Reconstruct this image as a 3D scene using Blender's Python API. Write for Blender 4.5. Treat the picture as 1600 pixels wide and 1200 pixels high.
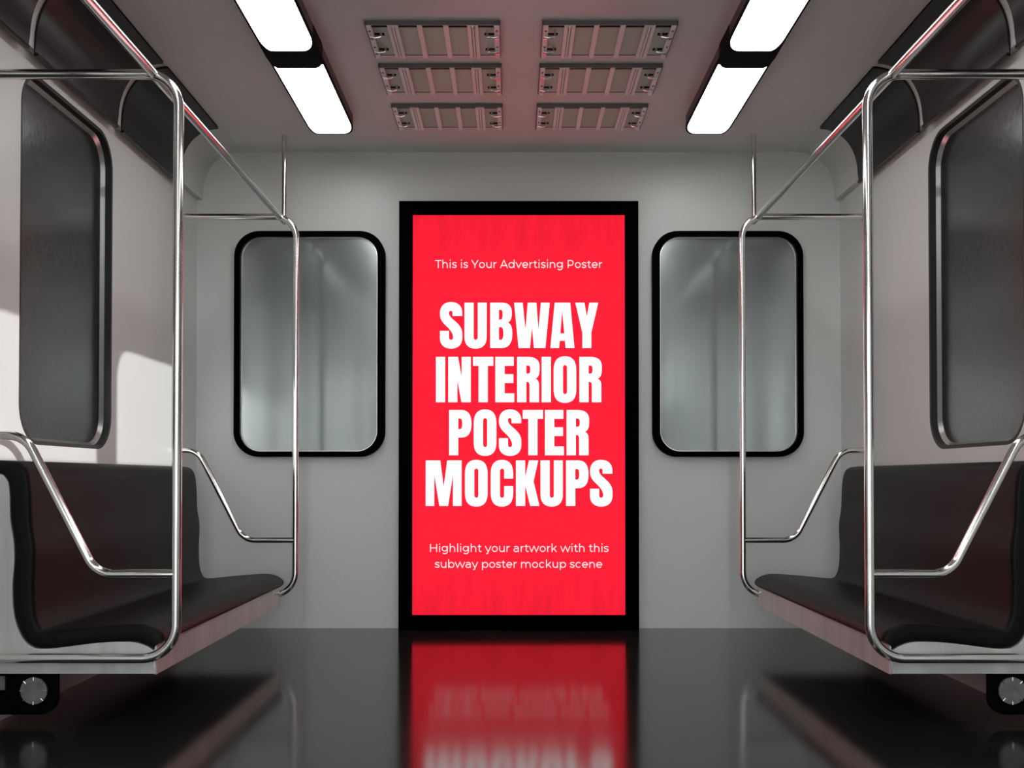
import bpy, bmesh, math, random
from mathutils import Vector, Matrix

for o in list(bpy.data.objects):
    bpy.data.objects.remove(o, do_unlink=True)
scene = bpy.context.scene
COL = scene.collection
R = math.radians

# ------------------------------------------------------------------ camera
cam_d = bpy.data.cameras.new('camera')
cam_d.sensor_width = 36.0
cam_d.lens = 36.0
cam_d.shift_y = 0.07617
cam_d.clip_start = 0.02
cam = bpy.data.objects.new('camera', cam_d)
cam.location = (-0.029, 0.0, 0.65)
cam.rotation_euler = (R(90.9), 0, 0)
COL.objects.link(cam)
scene.camera = cam

# ------------------------------------------------------------------ light
LAMP = 8.2            # emission of the ceiling light diffusers
POSTER = 1.25          # drive of the backlit poster's red
LETTER = 1.4          # drive of its white lettering
SUN = 4.6
SKY = 5.5
world = bpy.data.worlds.new('world')
scene.world = world
world.use_nodes = True
wb = world.node_tree.nodes['Background']
wb.inputs[1].default_value = SKY
wn = world.node_tree
w_tc = wn.nodes.new('ShaderNodeTexCoord')
w_sp = wn.nodes.new('ShaderNodeSeparateXYZ')
w_rp = wn.nodes.new('ShaderNodeValToRGB')                # hazy sky: bright low down, darker overhead, dark ground
w_mr = wn.nodes.new('ShaderNodeMapRange')
w_mr.inputs['From Min'].default_value = -.1
w_mr.inputs['From Max'].default_value = .9
wn.links.new(w_tc.outputs['Generated'], w_sp.inputs[0])
wn.links.new(w_sp.outputs['Z'], w_mr.inputs[0])
wn.links.new(w_mr.outputs[0], w_rp.inputs[0])
wn.links.new(w_rp.outputs[0], wb.inputs[0])
els = w_rp.color_ramp.elements
els[0].position, els[0].color = .08, (.42, .42, .40, 1)
els[1].position, els[1].color = 1.0, (.10, .12, .14, 1)
for p_, c_ in ((.10, (.95, .98, 1.0, 1)), (.20, (.80, .86, .88, 1)), (.34, (.30, .33, .34, 1)), (.55, (.18, .20, .22, 1))):
    e_ = els.new(p_); e_.color = c_
sun_d = bpy.data.lights.new('sun', 'SUN')
sun_d.energy = SUN
sun_d.angle = R(0.2)
sun_d.color = (1.0, 0.985, 0.965)
sun = bpy.data.objects.new('sun', sun_d)
COL.objects.link(sun)
SUN_DIR = Vector((-2.80, 4.41, -0.690)).normalized()
sun.rotation_euler = SUN_DIR.to_track_quat('-Z', 'Y').to_euler()
sun.location = (6, -4, 4)

vs = scene.view_settings
vs.view_transform = 'Standard'
vs.look = 'None'
vs.gamma = 1.0
vs.exposure = 0.0
vs.use_curve_mapping = False

# ------------------------------------------------------------------ materials
def mat(name, base, rough=0.5, metal=0.0, ior=1.5, spec=0.5, coat=0.0):
    m = bpy.data.materials.new(name)
    m.use_nodes = True
    b = m.node_tree.nodes['Principled BSDF']
    b.inputs['Base Color'].default_value = (*base, 1)
    b.inputs['Roughness'].default_value = rough
    b.inputs['Metallic'].default_value = metal
    b.inputs['IOR'].default_value = ior
    b.inputs['Specular IOR Level'].default_value = spec
    b.inputs['Coat Weight'].default_value = coat
    return m

def noisy(m, c1, c2, scale=(3, 3, 3), detail=4, rough=None, bump=0.0, nscale=1.0):
    """vary base colour (and roughness) with object-space noise"""
    nt = m.node_tree
    b = nt.nodes['Principled BSDF']
    tc = nt.nodes.new('ShaderNodeTexCoord')
    mp = nt.nodes.new('ShaderNodeMapping')
    mp.inputs['Scale'].default_value = scale
    nz = nt.nodes.new('ShaderNodeTexNoise')
    nz.inputs['Scale'].default_value = nscale
    nz.inputs['Detail'].default_value = detail
    nt.links.new(tc.outputs['Object'], mp.inputs[0])
    nt.links.new(mp.outputs[0], nz.inputs['Vector'])
    rp = nt.nodes.new('ShaderNodeValToRGB')
    rp.color_ramp.elements[0].position = 0.3
    rp.color_ramp.elements[1].position = 0.7
    rp.color_ramp.elements[0].color = (*c1, 1)
    rp.color_ramp.elements[1].color = (*c2, 1)
    nt.links.new(nz.outputs['Fac'], rp.inputs[0])
    nt.links.new(rp.outputs[0], b.inputs['Base Color'])
    if rough:
        mr = nt.nodes.new('ShaderNodeMapRange')
        mr.inputs['From Min'].default_value = 0.3
        mr.inputs['From Max'].default_value = 0.7
        mr.inputs['To Min'].default_value = rough[0]
        mr.inputs['To Max'].default_value = rough[1]
        nt.links.new(nz.outputs['Fac'], mr.inputs[0])
        nt.links.new(mr.outputs[0], b.inputs['Roughness'])
    if bump:
        bp = nt.nodes.new('ShaderNodeBump')
        bp.inputs['Strength'].default_value = bump
        bp.inputs['Distance'].default_value = 0.002
        nt.links.new(nz.outputs['Fac'], bp.inputs['Height'])
        nt.links.new(bp.outputs[0], b.inputs['Normal'])
    return m

def emit(name, col, strength):
    m = bpy.data.materials.new(name)
    m.use_nodes = True
    nt = m.node_tree
    b = nt.nodes['Principled BSDF']
    b.inputs['Base Color'].default_value = (0, 0, 0, 1)
    b.inputs['Roughness'].default_value = 0.5
    b.inputs['Specular IOR Level'].default_value = 0.0
    b.inputs['Emission Color'].default_value = (*col, 1)
    b.inputs['Emission Strength'].default_value = strength
    return m

M_WALL = noisy(mat('wall_paint', (.7, .7, .7), .38), (.68, .70, .685), (.71, .715, .70), (.9, .9, .9), 5, (.34, .42))
M_CEIL = noisy(mat('ceiling_paint', (.7, .7, .7), .4, spec=.3), (.73, .735, .72), (.765, .77, .755), (1.2, 1.2, 1.2), 6, (.36, .44), bump=.08, nscale=3)
M_FLOOR = noisy(mat('floor_vinyl', (.02, .02, .02), .12, ior=1.5), (.010, .0115, .010), (.015, .0165, .015), (1.5, 1.5, 1.5), 4, (.11, .14))
M_SEAT = noisy(mat('seat_vinyl', (.03, .025, .025), .45, spec=.14), (.0105, .0082, .0082), (.0135, .0106, .0106), (2, 2, 2), 3)
M_EDGE = mat('black_seat_edge', (.0045, .004, .004), .5, spec=.15)
M_PANEL = mat('dark_panel', (.012, .0095, .0097), .30, spec=.28)
M_PANELEDGE = mat('panel_edge', (.004, .004, .004), .5)
M_CHROME = noisy(mat('brushed_chrome', (.7, .69, .68), .16, 1.0), (.74, .73, .72), (.82, .81, .80), (6, 6, 6), 3, (.12, .17))
M_STEEL = noisy(mat('stainless_sheet', (.4, .4, .39), .36, .2), (.52, .52, .515), (.68, .68, .67), (9, 9, .7), 5, (.28, .40), nscale=2)
M_RUBBER = mat('black_rubber', (.0012, .0012, .0012), .5, spec=.12)
M_JAMB = mat('dark_window_jamb', (.032, .030, .030), .45, spec=.25)
M_GASKET = mat('black_gasket', (.0003, .0003, .0003), .6, spec=.02)
M_BEAD = mat('chrome_bead', (.60, .61, .60), .30, 1.0)
M_BLACKMETAL = mat('shade_black', (.0004, .0004, .0004), .55, spec=.05)
M_HOUSING = mat('lamp_housing', (.06, .055, .055), .4)
M_VENTFRAME = mat('vent_frame', (.15, .14, .14), .4, .2)
M_BAR = mat('vent_bar', (.95, .94, .94), .3, .0)
M_GLASS_END = noisy(mat('end_window_glass', (.1, .1, .1), .15, .7, 1.5), (.33, .37, .36), (.38, .415, .405), (2, 2, 2), 4, (.13, .19))
M_GLASS_SIDE = noisy(mat('side_window_glass', (.1, .1, .1), .2, .94, 1.5), (.14, .138, .137), (.17, .168, .166), (60, 60, 60), 3, (.17, .25))
for m_, al in ((M_GLASS_END, .965), (M_GLASS_SIDE, .965)):
    m_.node_tree.nodes['Principled BSDF'].inputs['Alpha'].default_value = al   # a little daylight comes through the tint
M_DISC = noisy(mat('cover_disc', (.3, .28, .28), .4, .7), (.22, .205, .205), (.34, .32, .315), (30, 30, 30), 5)
M_FRAME = mat('poster_frame_black', (.0002, .0002, .0002), .6, spec=.01)
M_LAMP = emit('lamp_diffuser', (1.0, .992, .985), LAMP)

# grille: fine lines running across the carriage
M_GRILLE = mat('vent_grille', (.2, .21, .2), .5, .1)
nt = M_GRILLE.node_tree
tc = nt.nodes.new('ShaderNodeTexCoord')
wv = nt.nodes.new('ShaderNodeTexWave')
wv.bands_direction = 'Y'
wv.inputs['Scale'].default_value = 48
wv.inputs['Distortion'].default_value = .6
wv.inputs['Detail'].default_value = 2
rp = nt.nodes.new('ShaderNodeValToRGB')
rp.color_ramp.elements[0].color = (.34, .46, .40, 1)
rp.color_ramp.elements[1].color = (.60, .80, .70, 1)
nt.links.new(tc.outputs['Object'], wv.inputs['Vector'])
nt.links.new(wv.outputs['Fac'], rp.inputs[0])
nt.links.new(rp.outputs[0], nt.nodes['Principled BSDF'].inputs['Base Color'])

# backlit poster red with streaky stains near the top and bottom edges
M_RED = emit('poster_red', (.855, .0168, .0423), 1.0)
nt = M_RED.node_tree
tc = nt.nodes.new('ShaderNodeTexCoord')
mp = nt.nodes.new('ShaderNodeMapping')
mp.inputs['Scale'].default_value = (16, 1, 3.2)
nz = nt.nodes.new('ShaderNodeTexNoise')
nz.inputs['Scale'].default_value = 1.6
nz.inputs['Detail'].default_value = 5
nt.links.new(tc.outputs['Object'], mp.inputs[0])
nt.links.new(mp.outputs[0], nz.inputs['Vector'])
sx = nt.nodes.new('ShaderNodeSeparateXYZ')
nt.links.new(tc.outputs['Object'], sx.inputs[0])
ab = nt.nodes.new('ShaderNodeMath'); ab.operation = 'SUBTRACT'; ab.inputs[1].default_value = .922
nt.links.new(sx.outputs['Z'], ab.inputs[0])
ab2 = nt.nodes.new('ShaderNodeMath'); ab2.operation = 'ABSOLUTE'
nt.links.new(ab.outputs[0], ab2.inputs[0])
mr = nt.nodes.new('ShaderNodeMapRange')
for k, v in (('From Min', .55), ('From Max', .9), ('To Min', 0), ('To Max', 1)):
    mr.inputs[k].default_value = v
nt.links.new(ab2.outputs[0], mr.inputs[0])
st = nt.nodes.new('ShaderNodeMapRange')
for k, v in (('From Min', .38), ('From Max', .68), ('To Min', .16), ('To Max', .50)):
    st.inputs[k].default_value = v
nt.links.new(nz.outputs['Fac'], st.inputs[0])
mu = nt.nodes.new('ShaderNodeMath'); mu.operation = 'MULTIPLY'
nt.links.new(st.outputs[0], mu.inputs[0]); nt.links.new(mr.outputs[0], mu.inputs[1])
mx = nt.nodes.new('ShaderNodeMix'); mx.data_type = 'RGBA'
mx.inputs['A'].default_value = (.855 * POSTER, .0168, .0423, 1)
mx.inputs['B'].default_value = (.50, .010, .024, 1)
nt.links.new(mu.outputs[0], mx.inputs['Factor'])
nt.links.new(mx.outputs['Result'], nt.nodes['Principled BSDF'].inputs['Emission Color'])
M_WHITE = emit('poster_white', (1, 1, 1), LETTER)
M_CAPTION = emit('caption_white', (1, .97, .97), 1.0)

# ------------------------------------------------------------------ helpers
def link(name, me, m=None, parent=None):
    o = bpy.data.objects.new(name, me)
    COL.objects.link(o)
    if m is not None and me is not None:
        me.materials.append(m)
    if parent is not None:
        o.parent = parent
    return o

def tag(o, label=None, cat=None, group=None, kind=None):
    if label: o['label'] = label
    if cat: o['category'] = cat
    if group: o['group'] = group
    if kind: o['kind'] = kind
    return o

def empty(name, loc=(0, 0, 0)):
    o = bpy.data.objects.new(name, None)
    o.empty_display_size = .1
    o.location = loc
    COL.objects.link(o)
    return o

def finish(bm, smooth=None):
    bmesh.ops.remove_doubles(bm, verts=bm.verts, dist=1e-6)
    bmesh.ops.recalc_face_normals(bm, faces=bm.faces)
    me = bpy.data.meshes.new('mesh')
    bm.to_mesh(me)
    bm.free()
    if smooth is not None:
        for p in me.polygons:
            p.use_smooth = True
        me.set_sharp_from_angle(angle=R(smooth))
    return me

def add_box(bm, lo, hi):
    v = [bm.verts.new((x, y, z)) for x in (lo[0], hi[0]) for y in (lo[1], hi[1]) for z in (lo[2], hi[2])]
    for f in ((0, 1, 3, 2), (4, 6, 7, 5), (0, 4, 5, 1), (2, 3, 7, 6), (0, 2, 6, 4), (1, 5, 7, 3)):
        bm.faces.new([v[i] for i in f])
    return v

def box(lo, hi, bevel=0.0):
    bm = bmesh.new()
    add_box(bm, lo, hi)
    if bevel:
        bmesh.ops.bevel(bm, geom=bm.edges[:], offset=bevel, segments=2, affect='EDGES')
    return finish(bm, 40 if bevel else None)

def add_cyl(bm, c, axis, r, h, n=24, r2=None):
    """cylinder centred at c along axis"""
    a = Vector(axis).normalized()
    q = a.to_track_quat('Z', 'Y').to_matrix().to_4x4()
    bmesh.ops.create_cone(bm, cap_ends=True, segments=n, radius1=r, radius2=r if r2 is None else r2, depth=h,
                          matrix=Matrix.Translation(Vector(c)) @ q)

def fillet(pts, radii, seg=10):
    out = [Vector(pts[0])]
    for i in range(1, len(pts) - 1):
        p, a, b = Vector(pts[i]), Vector(pts[i - 1]), Vector(pts[i + 1])
        r = radii[i - 1] if isinstance(radii, (list, tuple)) else radii
        d1, d2 = (a - p).normalized(), (b - p).normalized()
        ang = d1.angle(d2)
        t = r / math.tan(ang / 2)
        c = p + (d1 + d2).normalized() * (r / math.sin(ang / 2))
        s, e = p + d1 * t - c, p + d2 * t - c
        tot = s.angle(e)
        ax = s.cross(e).normalized()
        for k in range(seg + 1):
            out.append(c + Matrix.Rotation(tot * k / seg, 3, ax) @ s)
    out.append(Vector(pts[-1]))
    return out

def add_tube(bm, path, r, n=20, closed=False):
    path = [Vector(p) for p in path]
    rings = []
    t0 = (path[1] - path[0]).normalized()
    up = Vector((0, 0, 1)) if abs(t0.z) < .9 else Vector((1, 0, 0))
    nrm = t0.cross(up).normalized()
    L = len(path)
    for i, p in enumerate(path):
        if closed:
            t = (path[(i + 1) % L] - path[i - 1]).normalized()
        elif i == 0: t = t0
        elif i == L - 1: t = (path[-1] - path[-2]).normalized()
        else: t = ((path[i + 1] - p).normalized() + (p - path[i - 1]).normalized()).normalized()
        nrm = (nrm - t * nrm.dot(t)).normalized()
        bi = t.cross(nrm)
        rings.append([bm.verts.new(p + (nrm * math.cos(2 * math.pi * k / n) + bi * math.sin(2 * math.pi * k / n)) * r) for k in range(n)])
    for i in range(L if closed else L - 1):
        a, b = rings[i], rings[(i + 1) % L]
        for k in range(n):
            bm.faces.new((a[k], a[(k + 1) % n], b[(k + 1) % n], b[k]))
    if not closed:
        bm.faces.new(rings[0][::-1]); bm.faces.new(rings[-1])

def tube(path, r, n=20):
    bm = bmesh.new()
    add_tube(bm, path, r, n)
    return finish(bm, 50)

def prism(profile, y0, y1, smooth=30):
    """(x, z) outline pushed along Y"""
    bm = bmesh.new()
    a = [bm.verts.new((x, y0, z)) for x, z in profile]
    b = [bm.verts.new((x, y1, z)) for x, z in profile]
    n = len(a)
    for i in range(n):
        bm.faces.new((a[i], a[(i + 1) % n], b[(i + 1) % n], b[i]))
    bm.faces.new(a[::-1]); bm.faces.new(b)
    return finish(bm, smooth)

def rrect(u0, v0, u1, v1, r, seg=10, ru=None):
    """rounded rectangle outline; ru = horizontal radius if elliptic"""
    ru = r if ru is None else ru
    out = []
    for cu, cv, a0 in ((u1 - ru, v0 + r, -90), (u1 - ru, v1 - r, 0), (u0 + ru, v1 - r, 90), (u0 + ru, v0 + r, 180)):
        for k in range(seg + 1):
            a = R(a0 + 90 * k / seg)
            out.append((cu + ru * math.cos(a), cv + r * math.sin(a)))
    return out

def flat(loops, w0, w1, fn, smooth=30):
    """even-odd filled outline (with holes) between w0 and w1; fn maps (u, v, w) to world"""
    cu = bpy.data.curves.new('outline', 'CURVE')
    cu.dimensions = '2D'
    cu.fill_mode = 'BOTH'
    cu.extrude = .5
    for lp in loops:
        sp = cu.splines.new('POLY')
        sp.points.add(len(lp) - 1)
        for p, (u, v) in zip(sp.points, lp):
            p.co = (u, v, 0, 1)
        sp.use_cyclic_u = True
    o = bpy.data.objects.new('outline', cu)
    COL.objects.link(o)
    dg = bpy.context.evaluated_depsgraph_get()
    me = bpy.data.meshes.new_from_object(o.evaluated_get(dg))
    bpy.data.objects.remove(o)
    bpy.data.curves.remove(cu)
    bm = bmesh.new()
    bm.from_mesh(me)
    bpy.data.meshes.remove(me)
    for v in bm.verts:
        v.co = Vector(fn(v.co.x, v.co.y, w0 + (v.co.z + .5) * (w1 - w0)))
    return finish(bm, smooth)

def copy_tree(o, parent=None):
    c = o.copy()
    COL.objects.link(c)
    if parent is not None:
        c.parent = parent
    for ch in list(o.children):
        copy_tree(ch, c)
    return c

def spline(pts, k=4):
    """Catmull-Rom through pts (open)"""
    out = []
    P = [pts[0]] + list(pts) + [pts[-1]]
    for i in range(1, len(P) - 2):
        a, b, c, d = (Vector(q) for q in P[i - 1:i + 3])
        for j in range(k):
            t = j / k
            out.append(tuple(.5 * ((2 * b) + (c - a) * t + (2 * a - 5 * b + 4 * c - d) * t * t + (3 * b - a - 3 * c + d) * t ** 3)))
    out.append(tuple(pts[-1]))
    return out

# ------------------------------------------------------------------ carriage shell
HW, END, REAR, TOP = 1.401, 4.445, -2.4, 2.072
WT = 0.045
tag(link('floor', box((-HW - WT, REAR - .05, -.05), (HW + WT, END + .05, 0)), M_FLOOR), 'glossy dark grey carriage floor', 'floor', kind='structure')
tag(link('ceiling', box((-HW - WT, REAR - .05, TOP), (HW + WT, END + .05, TOP + .05)), M_CEIL), 'smooth grey carriage ceiling', 'ceiling', kind='structure')

W_Y0, W_LEN, W_PITCH = 2.845, .660, .815
W_Z0, W_Z1, W_RAD = .746, 1.815, .115
WIN = {-1: [(W_Y0 - k * W_PITCH, W_LEN) for k in range(6)],
       1: [(W_Y0 - k * W_PITCH, W_LEN) for k in range(4)] + [(-.942, .744), (-1.85, .826)]}   # the last two, unseen, are slid open and sized for the sun patch
rect = lambda u0, v0, u1, v1: [(u0, v0), (u1, v0), (u1, v1), (u0, v1)]
for s, side in ((-1, 'left'), (1, 'right')):
    me = flat([rect(REAR, 0, END, TOP)] + [rrect(y, W_Z0, y + l, W_Z1, W_RAD, 12) for y, l in WIN[s]], 0, WT, lambda u, v, w, s=s: (s * (HW + w), u, v))
    tag(link('wall_' + side, me, M_WALL), 'grey %s side wall of the carriage with rounded window openings' % side, 'wall', kind='structure')
tag(link('wall_end', box((-HW - WT, END, 0), (HW + WT, END + .05, TOP)), M_WALL), 'grey end wall behind the red poster', 'wall', kind='structure')
tag(link('wall_rear', flat([rect(-HW - WT, 0, HW + WT, TOP), rrect(-.95, .03, .95, 2.0, .12, 10)], 0, .05, lambda u, v, w: (u, REAR - w, v)), M_WALL), 'grey rear wall behind the viewer with an opening added for daylight', 'wall', kind='structure')  # unseen opening added to send daylight onto the end wall

# coved corner between ceiling and side wall
def cove_pt(t, off=0.0):
    c, n = Vector((1.200, 1.862)), 2.35
    a, b = .178 - off, TOP - 1.862 - off
    ct, st_ = math.cos(t), math.sin(t)
    return (c.x + a * abs(ct) ** (2 / n), c.y + b * abs(st_) ** (2 / n))
COVE = [cove_pt(math.pi / 2 * k / 24) for k in range(25)]
for s, k in ((-1, 1), (1, 2)):
    prof = [(HW, 1.862)] + COVE + [(HW, TOP)]
    prof[-2] = (1.2, TOP)
    me = prism([(s * x, z) for x, z in prof], REAR, END)
    tag(link('trim_%d' % k, me, M_WALL), 'curved grey cove along the top of the %s wall' % ('left' if s < 0 else 'right'), 'cove', kind='structure')

# ------------------------------------------------------------------ windows in the side walls
def side_window(idx, s, y, W_LEN, label, opened=False):
    w = empty('window_%d' % idx, (s * HW, y + W_LEN / 2, W_Z0))
    tag(w, label, 'window', kind='structure')
    off = Vector(w.location)
    fn = lambda u, v, d: Vector((s * (HW + d), u, v)) - off
    o1 = rrect(y, W_Z0, y + W_LEN, W_Z1, W_RAD, 12)
    i1 = rrect(y + .012, W_Z0 + .012, y + W_LEN - .012, W_Z1 - .012, W_RAD - .012, 12)
    i2 = rrect(y + .026, W_Z0 + .022, y + W_LEN - .026, W_Z1 - .022, W_RAD - .02, 12)
    link('gasket', flat([o1, i1], .0008, WT, fn), M_JAMB, w)
    if opened:
        zs = 1.395                                        # lower pane shut to keep sun off the bench, upper part slid open
        link('pane', flat([[(p[0], min(p[1], zs)) for p in i1]], .032, .038, fn), M_GLASS_SIDE, w)
        link('sash_bar', box(tuple(fn(y + .012, zs - .02, .022)), tuple(fn(y + W_LEN - .012, zs, .044))), M_RUBBER, w)
        return w
    link('pane', flat([i1], .033, .039, fn), M_GLASS_SIDE, w)
    # bright bead sloping from the gasket to the pane
    bm = bmesh.new()
    n = len(i1)
    A = [bm.verts.new(fn(p[0], p[1], .022)) for p in i1]
    B = [bm.verts.new(fn(p[0], p[1], .0332)) for p in i2]
    C_ = [bm.verts.new(fn(p[0], p[1], .0332)) for p in i1]
    for k in range(n):
        j = (k + 1) % n
        bm.faces.new((A[k], A[j], B[j], B[k])); bm.faces.new((B[k], B[j], C_[j], C_[k])); bm.faces.new((C_[k], C_[j], A[j], A[k]))
    link('bead', finish(bm, 40), M_BEAD, w)
    return w
n = 1
for s, side in ((-1, 'left'), (1, 'right')):
    for k, (y, l) in enumerate(WIN[s]):
        opened = s > 0 and k > 3
        if k == 0:
            lab = 'large dark side window above the %s bench' % side
        else:
            lab = 'window %s of the viewer, number %d from the end wall' % (side, k + 1)
        side_window(n, s, y, l, lab, opened)
        n += 1

# ------------------------------------------------------------------ windows in the end wall
for s, side in ((-1, 'left'), (1, 'right')):
    w = empty('window_%d' % n, (s * .904, END, .742)); n += 1
    tag(w, 'frosted end wall window in a thick black gasket %s of the poster' % side, 'window', kind='structure')
    off = Vector(w.location)
    fn = lambda u, v, d: Vector((u, END - d, v)) - off
    u0, u1 = sorted((s * .579, s * 1.231))
    o1 = rrect(u0, .742, u1, 1.7195, .108, 12)
    ea, eb = (.025, .032) if s < 0 else (.032, .025)       # the gasket is wider on the poster side
    i1 = rrect(u0 + ea, .765, u1 - eb, 1.6965, .088, 12)
    i2 = rrect(u0 + ea + .004, .769, u1 - eb - .004, 1.6925, .085, 12)
    link('gasket', flat([o1, i1], 0, .03, fn), M_GASKET, w)
    link('pane', flat([i1], .0, .006, fn), M_GLASS_END, w)
    link('bead', flat([i1, i2], .006, .014, fn), M_BEAD, w)

# ------------------------------------------------------------------ dark cove panels
PAN_T = .008
PAN_Y = [(3.511 - .642 * k, 3.506 - .642 * k + (.619 if k == 0 else .608)) for k in range(6)]
def panel_mesh(s, L):
    ts = [math.pi / 2 * (k / 24) for k in range(25)]
    inner = [cove_pt(t, PAN_T) for t in ts]
    outer = [cove_pt(t, .001) for t in ts]
    inner = [(1.374, 1.850)] + inner[1:-1] + [(1.226, TOP - PAN_T + .001)]
    outer = [(1.377, 1.850)] + outer[1:-1] + [(1.226, TOP - .001)]
    return prism([(s * x, z) for x, z in inner + outer[::-1]], 0, L)
ordn = ['nearest the end wall', 'over the near pole loop']
for s, side in ((-1, 'left'), (1, 'right')):
    for k, (a, b) in enumerate(PAN_Y):
        p = empty('overhead_cowling', (0, a, 0))
        if k == 0: lab = 'dark curved overhead cowling on the %s, the one nearest the end wall' % side
        elif k == 1: lab = 'dark curved overhead cowling on the %s, between two seams above the side window' % side
        elif k == 2: lab = 'dark curved overhead cowling in the upper %s corner of the view, nearest the viewer' % side
        else: lab = 'dark curved overhead cowling on the %s, number %d from the end wall' % (side, k + 1)
        tag(p, lab, 'panel', 'dark panels along the ceiling coves')
        link('panel_sheet', panel_mesh(s, b - a), M_PANEL, p)
        bm = bmesh.new()
        x0, x1 = sorted((s * 1.368, s * 1.379))
        add_box(bm, (x0, .004, 1.842), (x1, b - a - .004, 1.851))
        link('bottom_lip', finish(bm), M_PANEL, p)

# ------------------------------------------------------------------ ceiling lights
L_IN, L_OUT, L_Z = .657, .828, 2.030
def lamp_outline(s, y0, y1, grow=0.0):
    """plan outline, far end rounded (more on the aisle side)"""
    a, b = L_IN - grow, L_OUT + grow
    y1 = y1 + grow
    pts = [(a, y0), (b, y0)]
    for k in range(9):
        t = math.pi / 2 * k / 8
        pts.append((b - .022 + .022 * math.cos(t), y1 - .095 + .095 * math.sin(t)))
    for k in range(9):
        t = math.pi / 2 * k / 8
        pts.append((a + .046 - .046 * math.sin(t), y1 - .11 + .11 * math.cos(t)))
    return [(s * x, y) for x, y in pts]
def place(u, v, w): return (u, v, w)
LAMP_END = [4.082 - .7925 * k for k in range(8)]
for s, side in ((-1, 'left'), (1, 'right')):
    for k, e in enumerate(LAMP_END):
        t = empty('ceiling_light', (s * .7425, e - .4, TOP))
        if k == 0: lab = 'white strip light in the %s ceiling row, the far one nearest the end wall' % side
        elif k == 1: lab = 'white strip light in the %s ceiling row, second from the end wall' % side
        else: lab = 'white strip light in the %s ceiling row, number %d from the end wall' % (side, k + 1)
        tag(t, lab, 'ceiling light', 'strip lights on the ceiling')
        fn = lambda u, v, w, o=Vector(t.location): Vector((u, v, w)) - o
        y0 = e - .7925 + .004
        link('housing', flat([lamp_outline(s, y0 + .05, e, .004)], L_Z + .0012, TOP, fn), M_HOUSING, t)
        link('rim', flat([lamp_outline(s, y0 + .05, e, .0045), lamp_outline(s, y0 + .1, e, -.002)], L_Z - .001, L_Z + .008, fn), M_BLACKMETAL, t)
        link('diffuser', flat([lamp_outline(s, y0 + .10, e, -.002)], L_Z, L_Z + .002, fn), M_LAMP, t)
        if k < 7:
            link('end_cap', flat([lamp_outline(s, 0, y0 - .004, .0048)[2:] + lamp_outline(s, 0, y0 + .124, .007)[:1:-1]], L_Z - .0016, TOP, fn), M_BLACKMETAL, t)

# ------------------------------------------------------------------ ceiling vents
def make_vent():
    """vent 0.423 wide (x from the centre), 0.25 deep, hanging from z=0 down"""
    W2, DP, H = .2115, .2505, .014
    v = empty('ceiling_vent')
    bm = bmesh.new()
    T = .006
    # tapered rim: near lip, far lip, two side lips
    for lo, hi in (((-W2, 0, -H), (W2, T, 0)), ((-W2, DP - .003, -.006), (W2, DP, 0)), ((-W2, 0, -H), (-W2 + T, DP, 0)), ((W2 - T, 0, -H), (W2, DP, 0))):
        add_box(bm, lo, hi)
    link('frame', finish(bm), M_VENTFRAME, v)
    gr = link('grille', box((-W2 + T, .042, -.0045), (W2 - T, DP - .003, -.002)), M_GRILLE, v)
    link('shade_backing', box((-W2 + T, T, -.0018), (W2 - T, DP - .003, -.0004)), M_BLACKMETAL, v)  # black sheet standing in for the shade line behind the near lip
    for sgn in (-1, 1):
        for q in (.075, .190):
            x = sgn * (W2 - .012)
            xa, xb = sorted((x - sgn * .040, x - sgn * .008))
            link('clip_shadow', box((xa, q + .004, -.0052), (xb, q + .022, -.0044)), M_BLACKMETAL, gr)  # black box put in as the clip's shadow on the grille
    for fr in (.403, .597):
        x = -W2 + fr * 2 * W2
        bm = bmesh.new()
        add_box(bm, (x - .0085, .002, -.0165), (x + .0085, DP - .002, -.010))
        bmesh.ops.bevel(bm, geom=bm.edges[:], offset=.0015, segments=1, affect='EDGES')
        link('crossbar', finish(bm), M_BAR, v)
    for fr in (.205, .795):
        x = -W2 + fr * 2 * W2
        bm = bmesh.new()
        for d in (-.0115, .0115):
            add_box(bm, (x + d - .0055, .002, -.0165), (x + d + .0055, DP - .002, -.010))
        add_box(bm, (x - .008, .002, -.0165), (x + .008, .012, -.010))
        add_tube(bm, [(x, .014, -.0145), (x, DP - .004, -.0145)], .0035, 10)
        link('slotted_bar', finish(bm, 40), M_BAR, v)
    for sgn in (-1, 1):
        x = sgn * (W2 - .012)
        b = link('end_bracket', box((x - .008, .003, -.0175), (x + .008, DP - .003, -.0115), .001), M_BAR, v)
        for q in (.035, .155):
            bm = bmesh.new()
            add_cyl(bm, (x, q, -.0185), (0, 0, 1), .0036, .003, 10)
            link('screw', finish(bm, 40), M_VENTFRAME, b)
        for q in (.075, .190):
            bm = bmesh.new()
            x2 = x - sgn * .030
            add_tube(bm, fillet([(x + sgn * .004, q, -.019), (x - sgn * .012, q, -.0225), (x2, q, -.019), (x2, q, -.006)], .004, 4), .0038, 8)
            add_cyl(bm, (x, q + .012, -.0195), (0, 0, 1), .0062, .004, 14)
            link('clip', finish(bm, 40), M_CHROME, v)
    return v
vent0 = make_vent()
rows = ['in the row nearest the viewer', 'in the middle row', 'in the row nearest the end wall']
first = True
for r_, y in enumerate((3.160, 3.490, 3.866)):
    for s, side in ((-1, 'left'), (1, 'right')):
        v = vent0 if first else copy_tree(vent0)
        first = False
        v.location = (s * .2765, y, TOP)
        tag(v, 'slatted metal ceiling vent, %s column, %s' % (side, rows[r_]), 'vent', 'metal vents in the ceiling')

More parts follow.
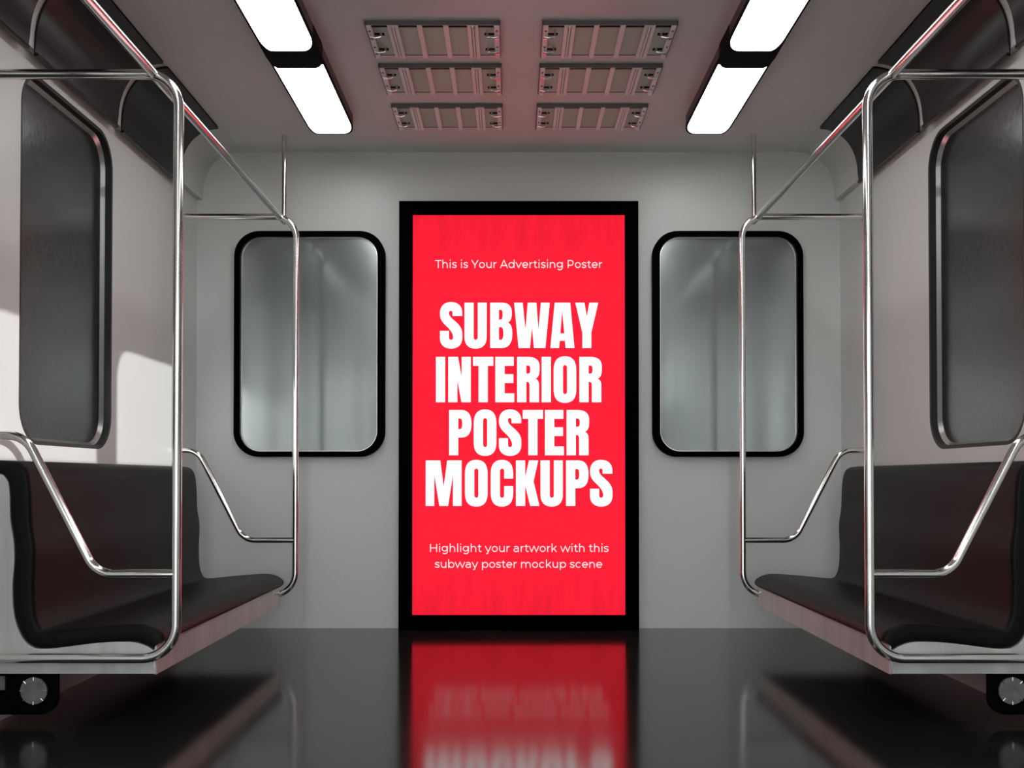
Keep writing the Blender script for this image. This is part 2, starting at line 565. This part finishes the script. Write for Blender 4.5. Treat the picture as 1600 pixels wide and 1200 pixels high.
# ------------------------------------------------------------------ poster display
PY = 4.385
fn = lambda u, v, w: (u, PY + w, v)
poster = empty('advertising_poster', (0, PY, 0))
tag(poster, 'tall backlit red poster in a black frame standing against the end wall', 'poster')
pf = lambda u, v, w: Vector((u, PY + w, v)) - Vector((0, PY, 0))
link('frame', flat([rect(-.5145, 0, .5145, 1.8415), rect(-.4555, .0645, .4555, 1.7815)], 0, END - PY, pf), M_FRAME, poster)
link('display_sheet', flat([rect(-.4555, .0645, .4555, 1.7815)], .004, .02, pf), M_RED, poster)

def px2uz(px, py):
    return ((px - 810.6) / 364.9, 1.7807 - (py - 336) * (1.7158 / 625))

def parse(path):
    """tiny path language: M/L x,y and C with three points"""
    tok = path.replace(',', ' ').split()
    pts, i, cmd = [], 0, None
    while i < len(tok):
        if tok[i] in 'MLCZ':
            cmd = tok[i]; i += 1
            continue
        if cmd in 'ML':
            pts.append((float(tok[i]), float(tok[i + 1]))); i += 2
        else:
            p0 = Vector(pts[-1])
            c1, c2, p3 = (Vector((float(tok[i + 2 * j]), float(tok[i + 2 * j + 1]))) for j in range(3))
            i += 6
            for k in range(1, 11):
                t = k / 10
                pts.append(tuple(p0 * (1 - t) ** 3 + c1 * 3 * t * (1 - t) ** 2 + c2 * 3 * t * t * (1 - t) + p3 * t ** 3))
    return pts

G = {
 'S': ['M 185,110 L 105,110 L 105,82 C 105,60 74,60 74,84 C 74,106 88,122 110,141 C 150,176 186,205 186,262 L 186,290 C 186,350 150,383 94,383 C 35,383 0,350 0,295 L 0,236 L 75,236 L 75,292 C 75,318 110,318 110,290 C 110,262 95,240 72,212 C 32,174 0,150 0,92 C 0,28 35,-5 93,-5 C 150,-5 185,30 185,82'],
 'U': ['M 0,0 L 76,0 L 76,292 C 76,317 111,317 111,292 L 111,0 L 185,0 L 185,285 C 185,350 150,383 92,383 C 35,383 0,350 0,285'],
 'B': ['M 0,0 L 95,0 C 155,0 180,30 180,85 C 180,130 170,155 145,166 C 175,178 184,210 184,262 C 184,340 150,378 95,378 L 0,378',
       'M 72,58 L 86,58 C 100,58 104,70 104,98 C 104,128 98,142 84,142 L 72,142', 'M 72,203 L 86,203 C 104,203 110,218 110,257 C 110,295 104,311 86,311 L 72,311'],
 'W': ['M 0,0 L 71,0 L 94,235 L 114,0 L 185,0 L 203,233 L 224,0 L 297,0 L 260,378 L 166,378 L 149,200 L 131,378 L 37,378'],
 'A': ['M 36,0 L 165,0 L 200,378 L 127,378 L 122,317 L 77,317 L 72,378 L 0,378', 'M 98,60 L 117,257 L 82,257'],
 'Y': ['M 0,0 L 75,0 L 95,120 L 117,0 L 190,0 L 132,250 L 132,378 L 58,378 L 58,250'],
 'I': ['M 0,0 L 76,0 L 76,378 L 0,378'],
 'N': ['M 0,0 L 80,0 L 112,178 L 112,0 L 187,0 L 187,378 L 110,378 L 75,187 L 75,378 L 0,378'],
 'T': ['M 0,0 L 168,0 L 168,73 L 122,73 L 122,378 L 46,378 L 46,73 L 0,73'],
 'E': ['M 0,0 L 153,0 L 153,73 L 77,73 L 77,145 L 150,145 L 150,217 L 77,217 L 77,305 L 157,305 L 157,378 L 0,378'],
 'R': ['M 0,0 L 85,0 C 155,0 187,25 187,85 C 187,140 183,165 152,182 C 180,195 182,220 182,250 L 182,378 L 104,378 L 104,240 C 104,215 98,207 76,207 L 76,378 L 0,378',
       'M 76,70 L 90,70 C 106,70 110,80 110,105 C 110,132 104,140 90,140 L 76,140'],
 'O': ['M 0,110 C 0,30 35,-5 94,-5 C 153,-5 188,30 188,110 L 188,270 C 188,350 153,383 94,383 C 35,383 0,350 0,270',
       'M 77,88 C 77,60 112,60 112,88 L 112,290 C 112,318 77,318 77,290'],
 'P': ['M 0,0 L 100,0 C 160,0 186,40 186,115 C 186,190 160,230 100,230 L 76,230 L 76,378 L 0,378', 'M 76,70 L 88,70 C 106,70 110,85 110,115 C 110,148 104,160 88,160 L 76,160'],
 'M': ['M 0,0 L 120,0 L 149,225 L 179,0 L 298,0 L 298,378 L 227,378 L 227,110 L 186,378 L 114,378 L 70,110 L 70,378 L 0,378'],
 'C': ['M 186,150 L 112,150 L 112,88 C 112,60 76,60 76,88 L 76,290 C 76,318 112,318 112,290 L 112,213 L 186,213 L 186,270 C 186,350 150,383 93,383 C 35,383 0,350 0,270 L 0,110 C 0,30 35,-5 93,-5 C 150,-5 186,30 186,110'],
 'K': ['M 0,0 L 76,0 L 76,145 L 109,0 L 185,0 L 146,175 L 195,378 L 119,378 L 76,203 L 76,378 L 0,378'],
}
LINES = [('SUBWAY', (145, 350, 565, 765, 1068, 1277), 460, 72, 378), ('INTERIOR', (112, 215, 422, 608, 790, 995, 1095, 1310), 460, 525, 378),
         ('POSTER', (222, 428, 638, 837, 1022, 1203), 630, 62, 376), ('MOCKUPS', (28, 355, 570, 780, 985, 1198, 1398), 630, 482, 378)]
for word, xs, basey, top, h in LINES:
    loops = []
    for ch, x0 in zip(word, xs):
        for path in G[ch]:
            loops.append([px2uz(660 + (x0 + u) / 5.3333, basey + (top + v * h / 378) / 5.3333) for u, v in parse(path)])
    link('headline_lettering', flat(loops, .0025, .0041, pf, None), M_WHITE, poster)

# thin round sans lettering drawn as strokes: ('l', points) or ('a', cx, cz, rx, rz, from, to) in degrees
XH, CAPH, ASC, DSC = 520, 700, 742, -190
SW = 70
o_ = ('a', 0, 260, 222, 238, 0, 360)
def arc(cx, cz, rx, rz, a0, a1, n_=None):
    n_ = n_ or max(6, int(abs(a1 - a0) / 12))
    return [(cx + rx * math.cos(R(a0 + (a1 - a0) * k / n_)), cz + rz * math.sin(R(a0 + (a1 - a0) * k / n_))) for k in range(n_ + 1)]
def bowl(cx): return arc(cx, 262, 222, 224, 0, 360, 32)
def hump(x, w): return [(x, 0), (x, 520)], [(x, 250)] + arc(x + w / 2, 270, w / 2, 218, 180, 0, 16)[1:] + [(x + w, 0)]
GL = {
 ' ': (262, []),
 'T': (582, [[(20, 660), (562, 660)], [(291, 660), (291, 0)]]),
 'h': (648, [[(122, 742), (122, 0)], hump(122, 400)[1]]),
 'i': (264, [[(132, 520), (132, 0)], [(132, 650), (132, 742)]]),
 'l': (264, [[(132, 742), (132, 0)]]),
 's': (490, [[(430, 440)] + arc(250, 390, 160, 95, 50, 180, 10) + [(95, 345), (150, 300), (250, 270), (350, 240), (405, 195)] + arc(245, 145, 165, 103, 20, -180 + 35, 12) + [(50, 88)]]),
 'Y': (640, [[(25, 700), (320, 255), (615, 700)], [(320, 270), (320, 0)]]),
 'o': (622, [bowl(311)]),
 'u': (644, [[(120, 520), (120, 235)] + arc(320, 235, 200, 200, 180, 360, 16) + [(520, 520)], [(522, 520), (522, 0)]]),
 'r': (395, [[(122, 520), (122, 0)], arc(362, 262, 240, 222, 180, 92, 10)]),
 'A': (729, [[(45, 0), (364, 680), (684, 0)], [(160, 215), (568, 215)]]),
 'd': (674, [bowl(305), [(550, 742), (550, 0)]]),
 'b': (674, [bowl(369), [(124, 742), (124, 0)]]),
 'p': (674, [bowl(369), [(124, 520), (124, -190)]]),
 'v': (563, [[(35, 520), (281, 30), (528, 520)]]),
 'e': (612, [[(84, 262), (526, 262)] + arc(306, 262, 222, 224, 0, 318, 28)]),
 't': (410, [[(180, 640), (180, 150)] + arc(290, 150, 110, 112, 180, 290, 8) + [(372, 70)], [(40, 480), (345, 480)]]),
 'n': (648, list(hump(122, 400))),
 'm': (1015, list(hump(122, 385)) + [hump(507, 385)[1]]),
 'g': (682, [arc(311, 285, 222, 202, 0, 360, 30), [(552, 520), (552, 60)] + arc(330, 50, 222, 208, 0, -140, 14)]),
 'P': (692, [[(130, 0), (130, 660), (370, 660)] + arc(370, 450, 215, 210, 90, -90, 14) + [(130, 240)]]),
 'H': (797, [[(130, 700), (130, 0)], [(668, 700), (668, 0)], [(130, 355), (668, 355)]]),
 'a': (588, [[(90, 425)] + arc(280, 320, 185, 165, 125, 0, 12) + [(465, 0)], [(465, 295), (260, 295)] + arc(240, 165, 165, 128, 90, 270, 14) + arc(280, 165, 185, 128, 270, 360, 8)]),
 'y': (564, [[(35, 520), (288, 10)], [(528, 520), (265, -60)] + arc(170, -60, 105, 92, -10, -120, 8)]),
 'w': (905, [[(30, 520), (242, 25), (452, 510), (662, 25), (875, 520)]]),
 'k': (580, [[(122, 742), (122, 0)], [(490, 520), (130, 165)], [(265, 300), (520, 0)]]),
 'c': (575, [arc(300, 262, 216, 224, 42, 318, 26)]),
}
def ribbon(bm, pts, fn_):
    L = len(pts)
    P_ = [Vector(p) for p in pts]
    closed = (P_[0] - P_[-1]).length < 1
    if closed: P_ = P_[:-1]; L -= 1
    rows_ = []
    for i, p in enumerate(P_):
        a = P_[i - 1] if (i > 0 or closed) else p
        c = P_[(i + 1) % L] if (i < L - 1 or closed) else p
        d1 = (p - a).normalized() if (p - a).length > 0 else (c - p).normalized()
        d2 = (c - p).normalized() if (c - p).length > 0 else d1
        n1, n2 = Vector((-d1.y, d1.x)), Vector((-d2.y, d2.x))
        nn = (n1 + n2)
        nn = nn.normalized() if nn.length > 1e-6 else n1
        k = min(1 / max(nn.dot(n1), .3), 2.2)
        rows_.append([bm.verts.new(fn_(*(p + nn * sg * SW / 2 * k), w)) for sg in (-1, 1) for w in (.0025, .0041)])
    for i in range(L if closed else L - 1):
        a, b = rows_[i], rows_[(i + 1) % L]
        for q, t in ((0, 1), (1, 3), (3, 2), (2, 0)):
            bm.faces.new((a[q], a[t], b[t], b[q]))
    if not closed:
        for a in (rows_[0], rows_[-1]):
            bm.faces.new((a[0], a[1], a[3], a[2]))

def caption(text, x0, x1, base):
    u0, z0 = px2uz(x0, base); u1, _ = px2uz(x1, base)
    adv = sum(GL[c][0] for c in text)
    first_, last_ = (60, 60)
    kx = (u1 - u0) / (adv - first_ - last_)
    kz = 12.4 / 364.9 / 700
    bm = bmesh.new()
    pen = -first_
    for c in text:
        for st_ in GL[c][1]:
            ribbon(bm, st_, lambda u, v, w: pf(u0 + (pen + u) * kx, z0 + v * kz, w))
        pen += GL[c][0]
    link('caption_lettering', finish(bm), M_CAPTION, poster)
caption('This is Your Advertising Poster', 680.3, 941, 418.9)
caption('Highlight your artwork with this', 671.5, 950.5, 863)
caption('subway poster mockup scene', 680, 940.5, 887.8)

# ------------------------------------------------------------------ benches
IN = [(1.4, .698), (1.361, .6965), (1.325, .691), (1.3066, .6655), (1.2986, .606), (1.2957, .531), (1.287, .473), (1.2862, .43), (1.2885, .374), (1.285, .2995), (1.271, .258),
      (1.248, .248), (1.137, .258), (1.021, .266), (.975, .258), (.948, .240), (.945, .226)]
OUT = [(.9765, .2007), (.985, .207), (1.0186, .219), (1.064, .221), (1.123, .2175), (1.207, .207), (1.25, .2025), (1.283, .2045), (1.306, .218), (1.323, .243), (1.339, .288), (1.3445, .3586),
       (1.340, .434), (1.342, .485), (1.351, .54), (1.355, .628), (1.367, .655), (1.379, .662), (1.4, .664)]
B0, B1 = 2.697, 4.134
def resample(pts, n_):
    P_ = [Vector(p) for p in pts]
    d = [0]
    for i in range(1, len(P_)):
        d.append(d[-1] + (P_[i] - P_[i - 1]).length)
    out, j = [], 0
    for k in range(n_):
        t = d[-1] * k / (n_ - 1)
        while j < len(d) - 2 and d[j + 1] < t: j += 1
        f = (t - d[j]) / max(d[j + 1] - d[j], 1e-9)
        out.append(P_[j].lerp(P_[j + 1], f))
    return out

def shell_mesh(s):
    N_ = 64
    top = resample(spline(IN, 6), N_)
    bot = resample(spline(OUT, 6)[::-1], N_)
    bm = bmesh.new()
    rr = .016
    secs = [(B0, rr), (B0 + .0012, rr * .55), (B0 + .0045, rr * .24), (B0 + .009, rr * .06), (B0 + .016, 0)]
    secs += [(B0 + B1 - y, d) for y, d in secs[::-1]]
    rings = []
    for y, d in secs:
        A, B = [], []
        for i, (p, q) in enumerate(zip(top, bot)):
            w = (q - p)
            f = min(d / max(w.length, 1e-6), .35)
            a2, b2 = p + w * f, q - w * f
            A.append(bm.verts.new((s * a2.x, y, a2.y)))
            B.append(bm.verts.new((s * b2.x, y, b2.y)))
        rings.append((A, B))
    for kk, ((A, B), (A2, B2)) in enumerate(zip(rings, rings[1:])):
        edge = kk < 3 or kk > len(rings) - 5
        for i in range(N_ - 1):
            f_ = bm.faces.new((A[i], A[i + 1], A2[i + 1], A2[i])); f_.material_index = int(edge)
            f_ = bm.faces.new((B[i], B2[i], B2[i + 1], B[i + 1])); f_.material_index = int(edge)
        for i in (0, N_ - 1):
            bm.faces.new((A[i], A2[i], B2[i], B[i]))
    for A, B in (rings[0], rings[-1]):
        for i in range(N_ - 1):
            bm.faces.new((A[i], A[i + 1], B[i + 1], B[i])).material_index = 1
    return finish(bm, 40)

for s, side in ((-1, 'left'), (1, 'right')):
    b = empty('bench', (0, B0, 0))
    tag(b, 'dark moulded bench seat with steel end plate against the %s wall' % side, 'bench', 'benches along the carriage walls')
    mv = Matrix.Translation((0, -B0, 0))
    def part(name, me, m, parent=b, shift=True):
        if shift: me.transform(mv)
        return link(name, me, m, parent)
    part('seat_shell', shell_mesh(s), M_SEAT).data.materials.append(M_EDGE)
    # steel sheet closing each end under the shell
    low = spline(OUT, 3)
    low = [(x, z - .0015) for x, z in low]
    prof = [(.967, .136), (.967, .196)] + low + [(1.4, .136)]
    for ya, yb in ((B0 + .003, B0 + .017), (B1 - .017, B1 - .003)):
        part('end_plate', prism([(s * x, z) for x, z in prof], ya, yb), M_STEEL)
    x0, x1 = sorted((s * .9655, s * .9705))
    part('corner_flange', box((x0, B0 - .0005, .136), (x1, B0 + .0035, .199)), M_CHROME)
    x0, x1 = sorted((s * .964, s * .969))
    part('front_fascia', box((x0, B0 + .0055, .134), (x1, B1, .212)), M_STEEL)
    x0, x1 = sorted((s * .969, s * 1.4))
    part('base_pan', box((x0, B0 + .018, .134), (x1, B1 - .018, .142)), M_BLACKMETAL)
    # black bracket plate under the seat with a round cover on its face
    pb = [(1.4, .1335), (1.236, .1335)]
    for k in range(9):
        t = R(180 + 90 * k / 8)
        pb.append((1.236 + .042 + .042 * math.cos(t), .0234 + .042 + .042 * math.sin(t)))
    pb.append((1.4, .0234))
    sb = part('support_bracket', prism([(s * x, z) for x, z in pb], 2.722, 2.742), M_BLACKMETAL)
    bm = bmesh.new()
    cx, cz = s * 1.2938, .0875
    add_cyl(bm, (cx, 2.719, cz), (0, 1, 0), .0355, .006, 48)
    disc_faces = set(bm.faces)
    for k in range(8):
        a = R(45 * k)
        p0 = Vector((cx + .0275 * math.sin(a), 2.7145, cz + .0275 * math.cos(a)))
        p1 = Vector((cx + .0365 * math.sin(a), 2.7145, cz + .0365 * math.cos(a)))
        add_tube(bm, [p0, p1], .0017, 8)
    for f_ in bm.faces:
        f_.material_index = 0 if f_ in disc_faces else 1
    part('access_cover', finish(bm, 40), M_DISC, sb).data.materials.append(M_CHROME)
    bm = bmesh.new()
    x0, x1 = sorted((s * 1.371, s * 1.397))
    add_box(bm, (x0, 2.718, .0895), (x1, 2.7225, .1255))
    for px_ in (1.3752, 1.3925):
        for pz in (.0945, .1205):
            add_cyl(bm, (s * px_, 2.717, pz), (0, 1, 0), .0022, .004, 10)
    part('small_plate', finish(bm, 40), M_DISC, sb)

# ------------------------------------------------------------------ grab loops and rails
PX, PZ0, PZ1, PR = .906, .1795, 1.713, .013
def loop(s, y, lab):
    g = empty('grab_loop', (s * PX, y, 0))
    tag(g, lab, 'handrail', 'steel grab loops at the bench ends')
    off = Vector(g.location)
    pts = [(s * (HW - .001), y, PZ1), (s * PX, y, PZ1), (s * PX, y, PZ0), (s * (HW - .001), y, PZ0)]
    link('loop_tube', tube([p - off for p in fillet(pts, .088, 14)], PR, 24), M_CHROME, g)
    pts = [(s * (HW - .001), y, .762), (s * 1.304, y, .762), (s * 1.1155, y, .399), (s * PX, y, .399)]
    link('armrest_tube', tube([p - off for p in fillet(pts, .075, 10)], .0118, 20), M_CHROME, g)
    bm = bmesh.new()
    for z in (PZ1, PZ0, .762):
        add_cyl(bm, Vector((s * (HW - .003), y, z)) - off, (1, 0, 0), .0155, .006, 24)
    link('wall_flange', finish(bm, 40), M_CHROME, g)
for s, side in ((-1, 'left'), (1, 'right')):
    loop(s, 2.68, 'bent steel grab loop at the near end of the %s bench' % side)
    loop(s, 4.15, 'bent steel grab loop at the far end of the %s bench, by the end wall' % side)
    RX = s * .972
    g = empty('overhead_grab_rail', (RX, 2.0, PZ1))
    tag(g, 'long straight steel rail running overhead above the %s bench' % side, 'handrail', 'overhead steel rails')
    off = Vector(g.location)
    link('rail_tube', tube([Vector((RX, REAR + .002, PZ1)) - off, Vector((RX, 4.225, PZ1)) - off], PR, 24), M_CHROME, g)
    bm = bmesh.new()
    add_tube(bm, [Vector((RX, 4.222, PZ1 - .004)) - off, Vector((RX, 4.222, TOP - .001)) - off], .0105, 20)
    link('ceiling_hanger', finish(bm, 50), M_CHROME, g)
